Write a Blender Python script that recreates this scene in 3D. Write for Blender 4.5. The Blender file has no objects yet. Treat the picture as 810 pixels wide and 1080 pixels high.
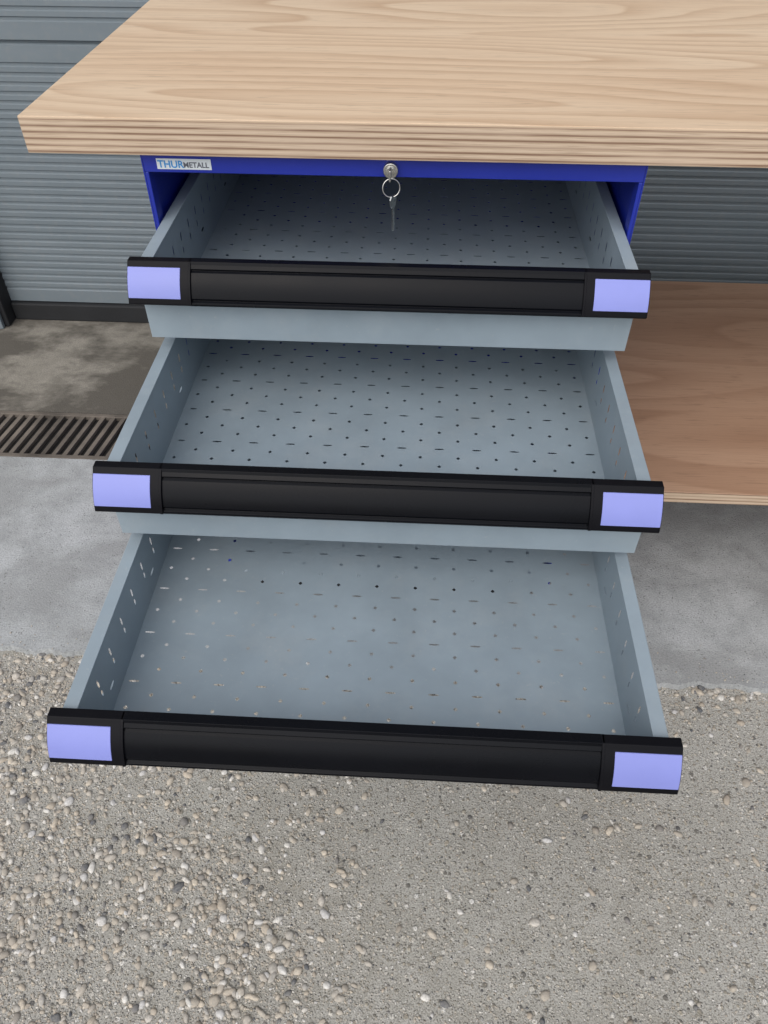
import bpy, bmesh, math, random
import numpy as np
from mathutils import Vector, noise as mn
random.seed(4); np.random.seed(4)
sc=bpy.context.scene
sc.view_settings.view_transform='Standard'
try: sc.view_settings.look='None'
except: pass
sc.view_settings.exposure=0

# ---------------------------------------------------------------- helpers
def empty(name):
    e=bpy.data.objects.new(name,None); sc.collection.objects.link(e); return e
def mesh_obj(name,verts,faces,mats,parent=None,mi=None,smooth=False,bevel=0,seg=2):
    me=bpy.data.meshes.new(name); me.from_pydata([tuple(v) for v in verts],[],faces)
    if not isinstance(mats,(list,tuple)): mats=[mats]
    for m in mats: me.materials.append(m)
    if mi:
        for p,i in zip(me.polygons,mi): p.material_index=i
    bm=bmesh.new(); bm.from_mesh(me)
    if smooth is not None: bmesh.ops.recalc_face_normals(bm,faces=bm.faces)
    bm.to_mesh(me); bm.free()
    if smooth:
        for p in me.polygons: p.use_smooth=True
    o=bpy.data.objects.new(name,me); sc.collection.objects.link(o)
    if parent: o.parent=parent
    if bevel:
        b=o.modifiers.new('b','BEVEL'); b.width=bevel; b.segments=seg; b.limit_method='ANGLE'; b.angle_limit=math.radians(35)
        b.harden_normals=False
    return o
def boxvf(x0,x1,y0,y1,z0,z1,off=0):
    v=[(x0,y0,z0),(x1,y0,z0),(x1,y1,z0),(x0,y1,z0),(x0,y0,z1),(x1,y0,z1),(x1,y1,z1),(x0,y1,z1)]
    f=[(0,3,2,1),(4,5,6,7),(0,1,5,4),(1,2,6,5),(2,3,7,6),(3,0,4,7)]
    return v,[tuple(i+off for i in q) for q in f]
def box(name,x0,x1,y0,y1,z0,z1,mat,parent=None,bevel=0.001):
    v,f=boxvf(x0,x1,y0,y1,z0,z1); return mesh_obj(name,v,f,mat,parent,bevel=bevel)
def boxes(name,lst,mat,parent=None,bevel=0):
    V=[];F=[]
    for b in lst:
        v,f=boxvf(*b,off=len(V)); V+=v;F+=f
    return mesh_obj(name,V,F,mat,parent,bevel=bevel)
def extrude_x(name,prof,x0,x1,mat,parent=None,closed=True,smooth=False,bevel=0):
    n=len(prof); V=[(x0,p[0],p[1]) for p in prof]+[(x1,p[0],p[1]) for p in prof]
    F=[(i,(i+1)%n,n+(i+1)%n,n+i) for i in range(n if closed else n-1)]
    if closed: F+=[tuple(range(n)),tuple(range(2*n-1,n-1,-1))]
    return mesh_obj(name,V,F,mat,parent,smooth=smooth,bevel=bevel)

class NT:
    def __init__(s,name):
        s.m=bpy.data.materials.new(name); s.m.use_nodes=True; s.t=s.m.node_tree
        s.b=s.t.nodes['Principled BSDF']; s.co=s.t.nodes.new('ShaderNodeTexCoord').outputs['Object']
    def n(s,ty,**kw):
        x=s.t.nodes.new(ty)
        for k,v in kw.items(): setattr(x,k,v)
        return x
    def l(s,a,b): s.t.links.new(a,b)
    def map(s,scale,loc=(0,0,0),src=None):
        x=s.n('ShaderNodeMapping'); x.inputs['Scale'].default_value=scale; x.inputs['Location'].default_value=loc
        s.l(src or s.co,x.inputs['Vector']); return x.outputs[0]
    def noise(s,vec,scale,detail=4,rough=.55,dist=0):
        x=s.n('ShaderNodeTexNoise'); x.inputs['Scale'].default_value=scale; x.inputs['Detail'].default_value=detail
        x.inputs['Roughness'].default_value=rough; x.inputs['Distortion'].default_value=dist
        s.l(vec,x.inputs['Vector']); return x.outputs['Fac']
    def vor(s,vec,scale,out='Distance',rnd=1):
        x=s.n('ShaderNodeTexVoronoi'); x.inputs['Scale'].default_value=scale; x.inputs['Randomness'].default_value=rnd
        s.l(vec,x.inputs['Vector']); return x.outputs[out]
    def math(s,op,a,b=None,c=None):
        x=s.n('ShaderNodeMath',operation=op)
        for i,v in enumerate((a,b,c)):
            if v is None: continue
            if isinstance(v,(int,float)): x.inputs[i].default_value=v
            else: s.l(v,x.inputs[i])
        return x.outputs[0]
    def ramp(s,fac,stops):
        x=s.n('ShaderNodeValToRGB'); e=x.color_ramp.elements
        while len(e)<len(stops): e.new(.5)
        for q,(p,c) in zip(e,stops):
            q.position=p; q.color=(*c,1) if len(c)==3 else c
        s.l(fac,x.inputs[0]); return x.outputs[0]
    def mix(s,fac,a,b,bt='MIX'):
        x=s.n('ShaderNodeMix',data_type='RGBA',blend_type=bt)
        for i,v in ((0,fac),(6,a),(7,b)):
            if isinstance(v,(int,float)): x.inputs[i].default_value=v
            elif isinstance(v,tuple): x.inputs[i].default_value=(*v,1)
            else: s.l(v,x.inputs[i])
        return x.outputs[2]
    def bump(s,h,dist,strength=1):
        x=s.n('ShaderNodeBump'); x.inputs['Distance'].default_value=dist; x.inputs['Strength'].default_value=strength
        s.l(h,x.inputs['Height']); s.l(x.outputs[0],s.b.inputs['Normal'])
    def col(s,c):
        if isinstance(c,tuple): s.b.inputs['Base Color'].default_value=(*c,1)
        else: s.l(c,s.b.inputs['Base Color'])
    def rough(s,r):
        if isinstance(r,(int,float)): s.b.inputs['Roughness'].default_value=r
        else: s.l(r,s.b.inputs['Roughness'])
g=lambda v:(v,v,v)

def paint(name,c,rough=.45,var=.12,metal=0,bumpd=.0001,spec=.5,smudge=0):
    k=NT(name)
    a=k.noise(k.co,9,4,.6)
    f=k.ramp(a,[(.3,g(1-var)),(.7,g(1+var*.4))])
    cc=k.mix(1.0,c,f,'MULTIPLY')
    if smudge:
        d=k.noise(k.map((14,14,14),(3,7,1)),1,5,.7)
        cc=k.mix(k.ramp(d,[(.5,g(0)),(.72,g(smudge))]),cc,(.45,.46,.45))
        sp=k.noise(k.co,170,2,.7)
        cc=k.mix(k.ramp(sp,[(.66,g(0)),(.74,g(smudge))]),cc,(.5,.49,.46))
    k.col(cc)
    k.rough(k.math('MULTIPLY_ADD',a,.25,rough-.12)); k.b.inputs['Metallic'].default_value=metal
    k.b.inputs['Specular IOR Level'].default_value=spec
    k.bump(k.noise(k.co,900,1),bumpd,.5)
    return k.m
M_grey=paint('drawer_grey_paint',(.285,.348,.395),.42,.13,smudge=.15)
M_blue=paint('cabinet_blue_paint',(.012,.028,.33),.38,.1)
M_black=paint('black_aluminium',(.003,.0035,.0055),.28,.25,spec=.12)
M_blackcap=paint('black_plastic',(.004,.004,.006),.42,.2,spec=.12)
M_label=paint('label_periwinkle',(.235,.265,.64),.4,.08)
M_steel=paint('key_steel',(.62,.61,.58),.28,.15,metal=1)
M_galv=paint('grate_steel',(.17,.145,.12),.75,.6,metal=.1)
M_drainshade=paint('drain_painted_shade',(.012,.011,.010),.9,.3)  # near-black colour stands in for the shade of a deep channel
M_rubber=paint('rubber_black',(.015,.016,.018),.7,.3)
M_sticker=paint('sticker_white',(.65,.70,.74),.4,.02)
M_stickerblue=paint('sticker_blue',(.03,.25,.60),.4,.02)
M_stickergrey=paint('sticker_grey',(.12,.13,.16),.4,.02)
M_wall=paint('wall_render',(.42,.41,.39),.9,.15)

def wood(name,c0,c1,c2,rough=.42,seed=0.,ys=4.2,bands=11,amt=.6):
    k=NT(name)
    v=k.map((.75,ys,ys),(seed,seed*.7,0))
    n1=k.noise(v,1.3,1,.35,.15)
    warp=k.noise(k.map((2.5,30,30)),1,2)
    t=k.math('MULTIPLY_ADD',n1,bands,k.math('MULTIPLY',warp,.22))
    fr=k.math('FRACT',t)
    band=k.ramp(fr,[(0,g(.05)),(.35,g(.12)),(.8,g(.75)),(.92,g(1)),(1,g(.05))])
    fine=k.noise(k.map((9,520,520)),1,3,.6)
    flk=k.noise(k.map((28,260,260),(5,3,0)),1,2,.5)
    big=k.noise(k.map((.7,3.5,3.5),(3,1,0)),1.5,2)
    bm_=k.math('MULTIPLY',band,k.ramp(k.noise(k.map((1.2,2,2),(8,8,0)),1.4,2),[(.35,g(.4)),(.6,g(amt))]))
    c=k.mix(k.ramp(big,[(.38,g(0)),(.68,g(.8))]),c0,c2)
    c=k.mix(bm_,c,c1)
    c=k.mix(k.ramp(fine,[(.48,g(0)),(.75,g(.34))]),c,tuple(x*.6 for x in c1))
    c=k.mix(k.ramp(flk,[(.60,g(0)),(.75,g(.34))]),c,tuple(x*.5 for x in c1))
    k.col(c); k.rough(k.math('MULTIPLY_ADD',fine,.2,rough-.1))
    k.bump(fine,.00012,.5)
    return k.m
M_wood=wood('beech_veneer',(.765,.59,.415),(.56,.372,.228),(.71,.515,.345),.42,ys=4.6,bands=13,amt=.85)
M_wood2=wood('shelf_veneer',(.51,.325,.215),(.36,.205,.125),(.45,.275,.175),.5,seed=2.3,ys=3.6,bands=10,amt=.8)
def ply():
    k=NT('plywood_edge')
    s=k.n('ShaderNodeSeparateXYZ'); k.l(k.co,s.inputs[0])
    wob=k.noise(k.map((7,7,60)),1,3)
    z=k.math('MULTIPLY_ADD',wob,.0012,s.outputs[2])
    w=k.math('PINGPONG',k.math('MULTIPLY',z,290.),1.0)
    band=k.ramp(w,[(.0,(.20,.12,.075)),(.22,(.30,.195,.13)),(.45,(.54,.41,.29)),(1,(.64,.50,.37))])
    streak=k.noise(k.map((22,22,1200)),1,3)
    c=k.mix(k.ramp(streak,[(.48,g(0)),(.74,g(.65))]),band,(.25,.155,.10))
    pat=k.noise(k.map((5,5,190)),1,3)
    c=k.mix(k.ramp(pat,[(.38,g(.55)),(.55,g(0))]),c,(.60,.465,.345))
    top=k.math('GREATER_THAN',s.outputs[2],.8755)
    c=k.mix(k.math('MULTIPLY',top,.75),c,(.60,.45,.31))
    k.col(c); k.rough(.65); k.bump(streak,.0004,.6); return k.m
M_ply=ply()

def concrete(name,c0,c1,stain,stain_amt,speck=.5,s0=.5,sd=.6):
    k=NT(name)
    big=k.noise(k.co,2.6,5,.65); med=k.noise(k.co,17,5,.7); fine=k.noise(k.co,330,2,.6)
    c=k.mix(k.ramp(big,[(.35,g(0)),(.65,g(1))]),c0,c1)
    c=k.mix(k.ramp(med,[(.42,g(0)),(.70,g(.75))]),c,tuple(x*.70 for x in c0))
    st=k.noise(k.map((1,1.6,1),(4.3,2.2,0)),4.,5,.65,sd)
    c=k.mix(k.ramp(st,[(s0-.05,g(0)),(s0+.08,g(stain_amt))]),c,stain)
    pits=k.vor(k.co,150); pm=k.ramp(pits,[(.12,g(speck)),(.26,g(0))])
    lm=k.noise(k.co,40,2)
    pm=k.mix(1.,pm,k.ramp(lm,[(.40,g(0)),(.55,g(1))]),'MULTIPLY')
    c=k.mix(pm,c,(.13,.125,.115))
    c=k.mix(k.ramp(fine,[(.36,g(.5)),(.6,g(0))]),c,tuple(x*.5 for x in c0))
    k.col(c); k.rough(.88)
    k.bump(k.math('ADD',k.math('MULTIPLY',fine,.5),k.math('MULTIPLY',med,.8)),.0028,.7)
    return k.m
M_slab=concrete('concrete_slab',(.42,.435,.435),(.52,.535,.54),(.30,.305,.30),.7,.8,.51,.3)
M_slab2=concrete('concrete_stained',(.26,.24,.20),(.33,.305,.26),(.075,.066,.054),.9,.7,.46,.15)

def gravel_ground():
    k=NT('aggregate_ground')
    big=k.noise(k.co,2.2,4,.6); fine=k.noise(k.co,420,2,.65); med=k.noise(k.co,30,4,.7)
    c=k.mix(k.ramp(big,[(.35,g(0)),(.65,g(1))]),(.36,.34,.295),(.45,.44,.40))
    c=k.mix(k.ramp(med,[(.4,g(0)),(.7,g(.7))]),c,(.52,.505,.465))
    h=None
    for sc_,lo,hi,amt,off in ((75,.22,.31,.95,0),(140,.24,.36,.95,5),(300,.25,.42,.85,9)):
        v=k.map((1,1,1),(off,off*.3,0))
        vn=k.n('ShaderNodeTexVoronoi'); vn.inputs['Scale'].default_value=sc_; k.l(v,vn.inputs['Vector'])
        cr=k.n('ShaderNodeSeparateColor'); k.l(vn.outputs['Color'],cr.inputs[0])
        pick=k.math('GREATER_THAN',cr.outputs[1],.40)
        m=k.math('MULTIPLY',k.ramp(vn.outputs['Distance'],[(lo,g(amt)),(hi,g(0))]),pick)
        st=k.ramp(cr.outputs[0],[(0,(.08,.08,.085)),(.14,(.24,.22,.18)),(.35,(.48,.43,.34)),(.6,(.40,.39,.37)),(.8,(.66,.62,.54)),(1,(.80,.78,.74))])
        c=k.mix(m,c,st)
        h=m if h is None else k.math('MAXIMUM',h,m)
    c=k.mix(k.ramp(fine,[(.38,g(.65)),(.56,g(0))]),c,(.15,.14,.12))
    k.col(c); k.rough(.9)
    k.bump(k.math('ADD',k.math('MULTIPLY',h,.6),k.math('ADD',k.math('MULTIPLY',fine,.4),k.math('MULTIPLY',med,.5))),.003,.8)
    return k.m
M_ground=gravel_ground()
def pebble_mat():
    k=NT('pebble_stone')
    gi=k.n('ShaderNodeNewGeometry').outputs['Random Per Island']
    c=k.ramp(gi,[(0,(.06,.07,.085)),(.05,(.15,.15,.155)),(.11,(.34,.30,.25)),(.3,(.52,.46,.375)),(.5,(.44,.42,.385)),(.66,(.62,.54,.43)),(.8,(.40,.34,.27)),(.9,(.76,.73,.67)),(1,(.58,.57,.56))])
    n=k.noise(k.co,260,3,.65)
    c=k.mix(k.ramp(n,[(.4,g(.45)),(.62,g(0))]),c,(.29,.27,.24))
    k.col(c); k.rough(.85); k.bump(n,.0012,.5); return k.m
M_peb=pebble_mat()
def door_mat():
    k=NT('door_grey_metal')
    a=k.noise(k.map((1.5,1.5,6)),2,4,.6); b=k.noise(k.co,60,3)
    c=k.mix(k.ramp(a,[(.3,g(0)),(.7,g(1))]),(.165,.20,.222),(.20,.235,.257))
    c=k.mix(k.ramp(b,[(.5,g(0)),(.8,g(.3))]),c,(.26,.26,.25))
    k.col(c); k.rough(.5); k.b.inputs['Metallic'].default_value=.1; return k.m
M_door=door_mat()

# ---------------------------------------------------------------- ground & slab
GZ=-.012
def grid(name,x0,x1,y0,y1,z,mat):
    return mesh_obj(name,[(x0,y0,z),(x1,y0,z),(x1,y1,z),(x0,y1,z)],[(0,1,2,3)],mat)
grid('ground',-300,300,-300,300,GZ,M_ground)

def slabmesh(name,x0,x1,yf,y1,mat,ragged,parent):
    xs=np.arange(x0,x1+.001,.004)
    V=[];F=[]
    edge=[]
    for x in xs:
        o=.014*mn.noise(Vector((x*6,0,3)))+.008*mn.noise(Vector((x*30,0,7)))+.005*mn.noise(Vector((x*110,0,1)))
        edge.append(yf+o+ -.010*x)
    n=len(xs)
    for x,e in zip(xs,edge): V.append((x,e+.005,0))
    for x,e in zip(xs,edge): V.append((x,e,GZ-.01))
    for x,e in zip(xs,edge): V.append((x,y1,0))
    for i in range(n-1):
        F.append((i,i+1,2*n+i+1,2*n+i)); F.append((n+i,n+i+1,i+1,i))
    return mesh_obj(name,V,F,mat,parent,smooth=None)
D0=.400; D1=.570
pav=empty('concrete_pavement')
slabmesh('front_slab',-3,4,-.134,D0-.001,M_slab,1,pav)
grid('rear_slab',-3,4,D1-.001,1.3,0,M_slab2).parent=pav

# drain
dr=empty('drain_grate')
box('trough',-3,4,D0-.0005,D1-.0015,GZ-.002,GZ+.0022,M_drainshade,dr,0)  # shallow box under the slots, depth shade painted into its colour
boxes('frame',[(-3,4,D0,D0+.012,GZ,.001),(-3,4,D1-.014,D1-.002,GZ,.001)],M_galv,dr,.0015)
V=[];F=[]
x=-3
a0=D0+.012;a1=D1-.014
while x<4:
    b=len(V); w=.0105; sl=.022
    for z in (-.009,-.0005):
        V+=[(x,a0,z),(x+w,a0,z),(x+w+sl,a1,z),(x+sl,a1,z)]
    F+=[(b,b+3,b+2,b+1),(b+4,b+5,b+6,b+7),(b,b+1,b+5,b+4),(b+1,b+2,b+6,b+5),(b+2,b+3,b+7,b+6),(b+3,b,b+4,b+7)]
    x+=.0255
mesh_obj('bars',V,F,M_galv,dr)
boxes('joints',[(xx,xx+.02,a0,a1,-.009,.0003) for xx in (-2.03,-1.53,-1.03,-.53,.97)],M_galv,dr)

# ---------------------------------------------------------------- garage door
gd=empty('garage_door')
prof=[]
YD=1.00
def section(z0,z1):
    prof.append((YD+.010,z0)); prof.append((YD,z0+.005)); z=z0+.03
    prof.append((YD,z))
    while z<z1-.045:
        prof.extend([(YD,z+.010),(YD+.0035,z+.0125),(YD+.0035,z+.0175),(YD,z+.020)]); z+=.020
    prof.append((YD,z1-.006)); prof.append((YD+.010,z1-.001))
z=.05
for z1 in (.70,1.20,1.70,2.20): section(z,z1); z=z1
extrude_x('panels',prof,-1.12,3.2,M_door,gd,closed=False)
box('bottom_seal',-1.12,3.2,YD-.012,YD+.02,.0,.052,M_rubber,gd,.004)
box('guide_rail',-1.30,-1.122,YD-.05,YD+.04,0,2.25,M_rubber,gd,.004)
box('guide_strip',-1.150,-1.135,YD-.064,YD-.051,0,2.25,M_door,gd,.002)
wl=empty('building_wall')
boxes('masonry',[(-6,-1.301,YD-.08,1.5,0,3.4),(3.2,7,YD-.08,1.5,0,3.4),(-1.3,3.2,YD+.05,1.5,2.251,3.4)],M_wall,wl)

# ---------------------------------------------------------------- workbench
wb=empty('workbench')
v,f=boxvf(-.416,1.75,-.013,.70,.838,.878)
mesh_obj('tabletop',v,f,[M_wood,M_ply],wb,mi=[1,0,1,1,1,1],bevel=.0012)
v,f=boxvf(.295,1.66,.010,.70,.302,.325)
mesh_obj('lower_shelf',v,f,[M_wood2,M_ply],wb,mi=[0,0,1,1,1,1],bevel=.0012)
boxes('end_frame',[(1.66,1.70,.03,.08,0,.8375),(1.66,1.70,.60,.65,0,.8375),(1.66,1.70,.081,.599,.76,.80),(1.66,1.70,.081,.599,.2,.24)],M_blue,wb,.002)
# cabinet
CB=.08; H=.291
boxes('cabinet_shell',[(-H,-H+.0015,0,.66,CB,.8375),(H-.0015,H,0,.66,CB,.8375),
   (-H+.0016,H-.0016,.658,.66,CB,.8375),(-H+.0016,H-.0016,.0,.6579,.8355,.8375)],M_blue,wb)
boxes('cabinet_floor',[(-H+.0016,H-.0016,0.002,.6579,CB,CB+.002),(-H+.0062,H-.0062,.001,.012,CB+.0021,.12)],M_grey,wb)
boxes('cabinet_front_frame',[(-H+.0016,H-.0016,0,.012,.8145,.8354),(-H+.0016,-H+.006,.0,.02,CB+.0021,.8144),(H-.006,H-.0016,.0,.02,CB+.0021,.8144)],M_blue,wb,.0008)
boxes('plinth',[(-.27,.27,.05,.60,0,CB-.0005)],M_rubber,wb)
sl=[]
for zt in (.76,.644,.533):
    for s in (-1,1):
        a,b=sorted((s*(H-.0017),s*.2833)); sl.append((a,b,.021,.64,zt-.07,zt-.045))
boxes('slide_rails',sl,M_blue,wb,.001)

def perf(V,F,org,U,Vv,nu,nv,hole):
    org=Vector(org);U=Vector(U)/nu;Vv=Vector(Vv)/nv
    for i in range(nu):
        for j in range(nv):
            c=org+U*(i+.5)+Vv*(j+.5); b=len(V)
            V+= [c-U/2-Vv/2,c+U/2-Vv/2,c+U/2+Vv/2,c-U/2+Vv/2]
            h=hole(i,j)
            if h is None: F.append((b,b+1,b+2,b+3)); continue
            a,bb=h
            ru=U.normalized(); rv=Vv.normalized()
            r=min(a,bb)*.42
            pts=[(-a+r,-bb+r),(0,-bb),(a-r,-bb+r),(a,0),(a-r,bb-r),(0,bb),(-a+r,bb-r),(-a,0)]
            V+= [c+ru*p+rv*q for p,q in pts]
            Hh=b+4
            F.append((b,b+1,Hh+2,Hh+1,Hh)); F.append((b+1,b+2,Hh+4,Hh+3,Hh+2))
            F.append((b+2,b+3,Hh+6,Hh+5,Hh+4)); F.append((b+3,b,Hh,Hh+7,Hh+6))

def drawer(yf,zt,dp):
    hw=.2825; L=.60; zb=zt-dp
    inn=hw-.013
    V=[];F=[]
    D=(.0024,.0024)
    def fl(i,j):
        if i%2==0 and j%4==1: return (.0058,.0013)
        if i%2==0 and j%4==3: return D
        if i%2==1 and j%2==0: return D
        return None
    perf(V,F,(-inn,yf+.006,zb),(2*inn,0,0),(0,L-.01,0),23,36,fl)
    mesh_obj('drawer_floor',V,F,M_grey,wb,smooth=None)
    V=[];F=[]
    def wl_(i,j):
        if j==3 and i%2==0: return (.0018,.0062)
        if j==2 and i%2==0 : return (.0018,.0048)
        if j==1 and i%8==3: return (.0062,.0022)
        return None
    for s in (-1,1):
        perf(V,F,(s*inn,yf+.006,zb),(0,L-.01,0),(0,0,dp-.008),30,5,wl_)
    mesh_obj('drawer_inner_walls',V,F,M_grey,wb,smooth=None)
    ztop=zb+dp-.008
    lst=[]
    for s in (-1,1):
        a,b=sorted((s*(inn-.0012),s*hw)); lst.append((a,b,yf+.004,yf+L,ztop+.0002,ztop+.0026))
        a,b=sorted((s*(hw-.0012),s*(hw+.0001))); lst.append((a,b,yf+.004,yf+L,ztop-.012,ztop))
        a,b=sorted((s*(inn+.0014),s*(hw-.002))); lst.append((a,b,yf+.004,yf+L,zb-.001,zb+.016))
    lst.append((-inn+.0013,inn-.0013,yf+L-.004,yf+L-.001,zb,ztop))
    lst.append((-.2845,.2845,yf,yf+.0035,zt-dp-.002,zt-.004))
    lst.append((-.2825,.2825,yf+.0036,yf+.014,zt-dp-.002,zt-dp-.0008))
    boxes('drawer_sides',lst,M_grey,wb,.0007)
    zt2=zt
    def face(t):
        bulge=.0032*math.sin(math.pi*t)
        return (yf-.002-.023*t-bulge*.9, zt2-.003-.037*t+bulge*.3)
    def barprof(gro,lift=0):
        p=[(yf+.009,zt2),(yf-.0005,zt2)]
        N=20
        for i in range(N+1):
            t=i/N; y,z=face(t)
            d=0
            if gro:
                if .10<t<.17: d=.0028
                if .17<=t<.86: d=.0012
                if .86<=t<.92: d=.0028
            p.append((y+d*.9-lift,z-d*.2))
        p+=[(yf-.0235,zt2-.0425),(yf-.0205,zt2-.0425),(yf-.0005,zt2-.028),(yf-.0002,zt2-.006),(yf+.0037,zt2-.004),(yf+.0037,zt2-.012),(yf+.009,zt2-.012)]
        return p
    HB=.2915
    extrude_x('handle_bar',barprof(True),-HB+.072,HB-.072,M_black,wb,bevel=.0003)
    for s in (-1,1):
        a,b=sorted((s*(HB-.0718),s*HB)); 
        extrude_x('handle_end_cap',barprof(False,.0012),a,b,M_blackcap,wb,bevel=.0007)
        a,b=sorted((s*(HB-.0605),s*(HB-.0008))); V=[];F=[];N=14
        for i in range(N+1):
            y,z=face(.07+.78*i/N); V+=[(a,y-.0019,z+.0004),(b,y-.0019,z+.0004)]
        for i in range(N+1):
            y,z=face(.07+.78*i/N); V+=[(a,y-.0006,z),(b,y-.0006,z)]
        o=2*(N+1)
        for i in range(N): F.append((2*i,2*i+1,2*i+3,2*i+2))
        F.append((0,1,o+1,o)); F.append((2*N,2*N+1,o+2*N+1,o+2*N))
        for q in (0,1): F.append(tuple([2*i+q for i in range(N+1)]+[o+2*i+q for i in range(N,-1,-1)]))
        mesh_obj('handle_label',V,F,M_label,wb,smooth=False,bevel=.0004)
        a,b=sorted((s*(HB-.0722),s*(HB-.0695)))
        extrude_x('handle_divider',barprof(False,.0018),a,b,M_blackcap,wb,bevel=.0004)
drawer(-.109,.7595,.098); drawer(-.327,.643,.098); drawer(-.551,.5325,.089)

def cyl(name,c,r,d,mat,axis='Y',parent=wb,n=32):
    bm=bmesh.new(); bmesh.ops.create_cone(bm,cap_ends=True,segments=n,radius1=r,radius2=r,depth=d)
    me=bpy.data.meshes.new(name); bm.to_mesh(me); bm.free(); me.materials.append(mat)
    o=bpy.data.objects.new(name,me); sc.collection.objects.link(o); o.location=c
    if axis=='Y': o.rotation_euler=(math.pi/2,0,0)
    o.parent=parent; b=o.modifiers.new('b','BEVEL'); b.width=.0006; b.segments=2; b.limit_method='ANGLE'
    return o
cyl('lock_cylinder',(.0,-.004,.8245),.0085,.009,M_steel)
cyl('lock_core',(.0,-.009,.8245),.0055,.004,M_steel)
box('key_in_lock',-.0012,.0012,-.025,-.011,.818,.831,M_steel,wb,.001)
def torus(name,c,R,r,rot,mat):
    V=[];F=[];N=36;K=8
    for i in range(N):
        a=2*math.pi*i/N
        for j in range(K):
            b=2*math.pi*j/K; V.append(((R+r*math.cos(b))*math.cos(a),(R+r*math.cos(b))*math.sin(a),r*math.sin(b)))
    for i in range(N):
        for j in range(K): F.append((i*K+j,((i+1)%N)*K+j,((i+1)%N)*K+(j+1)%K,i*K+(j+1)%K))
    o=mesh_obj(name,V,F,mat,wb,smooth=True); o.location=c; o.rotation_euler=rot
torus('key_ring',(.0015,-.021,.8105),.0100,.0007,(math.radians(80),0,math.radians(12)),M_steel)
P=[(-.0035,0),(-.006,-.004),(-.005,-.011),(-.0015,-.015),(-.0015,-.040),(0,-.043),(.0022,-.040),(.0014,-.036),(.0026,-.034),(.0014,-.031),(.0028,-.028),(.0014,-.025),(.0022,-.022),(.0015,-.015),(.005,-.011),(.006,-.004),(.0035,0)]
kx,ky,kz=.003,-.022,.8025
cs,sn=math.cos(1.0),math.sin(1.0)
V=[(kx+p[0]*cs,ky+p[0]*sn,kz+p[1]) for p in P]+[(kx+p[0]*cs+.0016*sn,ky+p[0]*sn-.0016*cs,kz+p[1]) for p in P]
n=len(P); F=[tuple(range(n)),tuple(range(2*n-1,n-1,-1))]+[(i,(i+1)%n,n+(i+1)%n,n+i) for i in range(n)]
mesh_obj('hanging_key',V,F,M_steel,wb)
box('sticker',-.273,-.209,-.0006,-.0001,.8185,.8305,M_sticker,wb,0)
def text(s,x,z,size,mat,name):
    c=bpy.data.curves.new(name,'FONT'); c.body=s; c.size=size; c.extrude=.0001; c.offset=.0002
    o=bpy.data.objects.new(name,c); sc.collection.objects.link(o); o.location=(x,-.0009,z); o.rotation_euler=(math.pi/2,0,0)
    c.materials.append(mat); o.parent=wb
text('THUR',-.2718,.8205,.0115,M_stickerblue,'sticker_text')
text('METALL',-.2418,.8210,.0085,M_stickergrey,'sticker_text_2')

# ---------------------------------------------------------------- pebbles
def ico(sub):
    bm=bmesh.new(); bmesh.ops.create_icosphere(bm,subdivisions=sub,radius=1)
    v=np.array([x.co[:] for x in bm.verts]); f=np.array([[q.index for q in p.verts] for p in bm.faces]); bm.free(); return v,f
def pebbles(pts,sizes,sub):
    tv,tf=ico(sub); n=len(pts); nv=len(tv)
    ax=np.stack([np.random.uniform(.75,1.4,n),np.random.uniform(.55,1.0,n),np.random.uniform(.4,.7,n)],1)
    nrm=tv[None]*(1+np.random.uniform(-.17,.17,(n,nv,1)))
    P=nrm*ax[:,None,:]*sizes[:,None,None]
    a=np.random.uniform(0,6.28,n); t=np.random.uniform(-.3,.3,n)
    y2=P[...,1]*np.cos(t)[:,None]-P[...,2]*np.sin(t)[:,None]; z2=P[...,1]*np.sin(t)[:,None]+P[...,2]*np.cos(t)[:,None]
    X=P[...,0]*np.cos(a)[:,None]-y2*np.sin(a)[:,None]; Y=P[...,0]*np.sin(a)[:,None]+y2*np.cos(a)[:,None]
    out=np.stack([X+pts[:,0:1],Y+pts[:,1:2],z2+pts[:,2:3]],2).reshape(-1,3)
    fs=(tf[None]+(np.arange(n)*nv)[:,None,None]).reshape(-1,3)
    return out,fs
def dens(x,y,fl):
    e=-.134-.01*x-y
    d=1/(1+math.exp((x+.32+.5*max(0,y+.50)-.06-(.30*mn.noise(Vector((x*3,y*3,0)))))/.11))
    d=max(d*.95,.6*math.exp(-max(e,0)/.035))
    d=max(d,fl)
    d*= .35+1.1*max(0,mn.noise(Vector((x*9,y*9,5)))+.4)
    return d
def sample(n,lo,hi,pw,fl,sink):
    p=[];s=[]
    while len(p)<n:
        x=random.uniform(-.85,.95);y=random.uniform(-.80,-.128)
        if random.random()<dens(x,y,fl):
            r=lo+(hi-lo)*random.random()**pw
            p.append((x,y,GZ+r*random.uniform(*sink))); s.append(r)
    return np.array(p),np.array(s)
parts=[]
a,b=sample(9000,.0016,.0070,3.2,.035,(-.05,.25)); parts.append(pebbles(a,b,2))
a,b=sample(32000,.0008,.0021,1.5,.24,(-.15,.25)); parts.append(pebbles(a,b,1))
ls=[(random.uniform(-.9,.9),random.uniform(-.9,-.2)) for _ in range(100)]
a=np.array([(x,y,GZ-.0005) for x,y in ls]); b=np.random.uniform(.003,.0068,len(ls)); parts.append(pebbles(a,b,2))
a=np.array([(random.uniform(-1,1),-.125+abs(random.gauss(0,.03)),.0006) for _ in range(260)]); b=np.random.uniform(.0008,.0022,len(a)); parts.append(pebbles(a,b,1))
VV=[];FF=[];o=0
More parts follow.
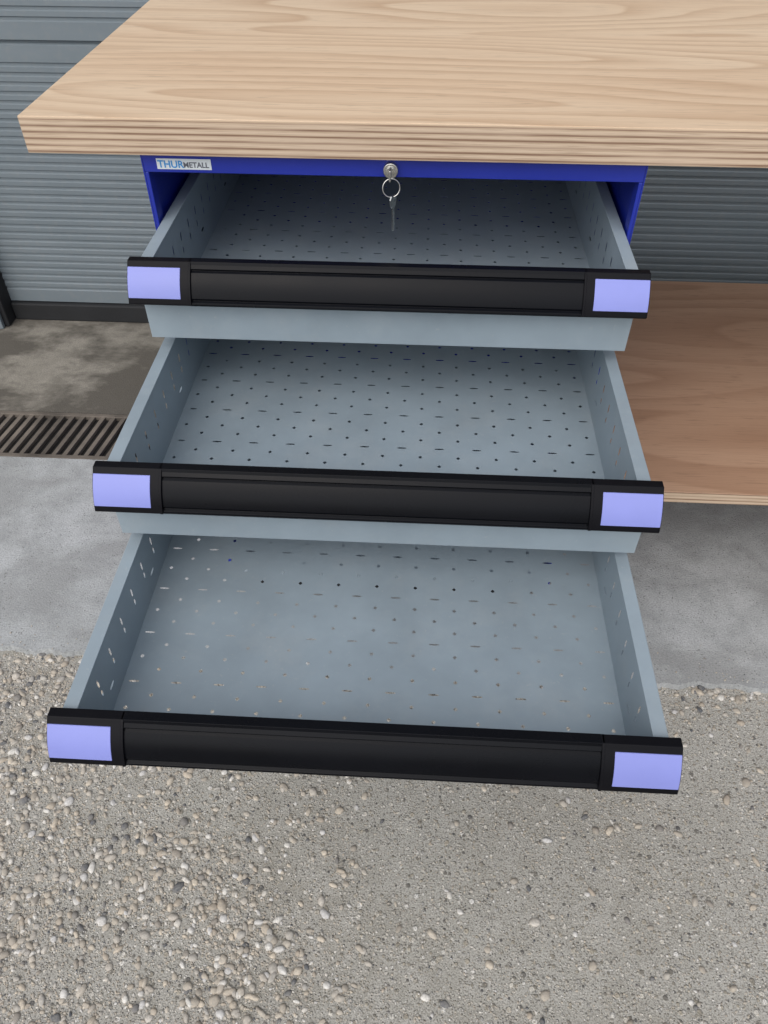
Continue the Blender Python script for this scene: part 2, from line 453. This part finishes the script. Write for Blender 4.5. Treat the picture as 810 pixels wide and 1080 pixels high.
for vv,ff in parts: VV.append(vv); FF.append(ff+o); o+=len(vv)
VV=np.concatenate(VV);FF=np.concatenate(FF).astype(np.int32)
me=bpy.data.meshes.new('gravel'); me.vertices.add(len(VV)); me.vertices.foreach_set('co',VV.astype(np.float32).ravel())
me.loops.add(FF.size); me.loops.foreach_set('vertex_index',FF.ravel())
me.polygons.add(len(FF)); me.polygons.foreach_set('loop_start',np.arange(0,FF.size,3,dtype=np.int32)); 
me.polygons.foreach_set('use_smooth',np.ones(len(FF),dtype=bool))
me.update(calc_edges=True); me.validate(); me.materials.append(M_peb)
o=bpy.data.objects.new('gravel',me); sc.collection.objects.link(o)

# ---------------------------------------------------------------- light
el,rot=math.radians(50),math.radians(200)
w=bpy.data.worlds.new('World'); sc.world=w; w.use_nodes=True; nt=w.node_tree
bg=nt.nodes['Background']; sky=nt.nodes.new('ShaderNodeTexSky'); sky.sky_type='NISHITA'; sky.sun_disc=False
sky.sun_elevation=el; sky.sun_rotation=rot; sky.dust_density=3; sky.air_density=1; sky.ozone_density=1
hs=nt.nodes.new('ShaderNodeHueSaturation'); hs.inputs['Saturation'].default_value=.5
nt.links.new(sky.outputs[0],hs.inputs['Color']); nt.links.new(hs.outputs[0],bg.inputs['Color']); bg.inputs['Strength'].default_value=.15
sd=bpy.data.lights.new('sun','SUN'); sd.energy=1.5; sd.angle=math.radians(85); sd.color=(1,.98,.95)
so=bpy.data.objects.new('sun',sd); sc.collection.objects.link(so)
d=Vector((math.sin(rot)*math.cos(el),math.cos(rot)*math.cos(el),math.sin(el)))
so.rotation_euler=d.to_track_quat('Z','Y').to_euler(); so.location=d*10

# ---------------------------------------------------------------- camera
cd=bpy.data.cameras.new('camera'); co=bpy.data.objects.new('camera',cd); sc.collection.objects.link(co)
cd.sensor_fit='HORIZONTAL'; cd.sensor_width=36; cd.lens=36; cd.clip_start=.01; cd.clip_end=1000
co.location=(.0410,-.904,1.17)
co.rotation_euler=(math.radians(45),0,math.radians(3.1))
sc.camera=co
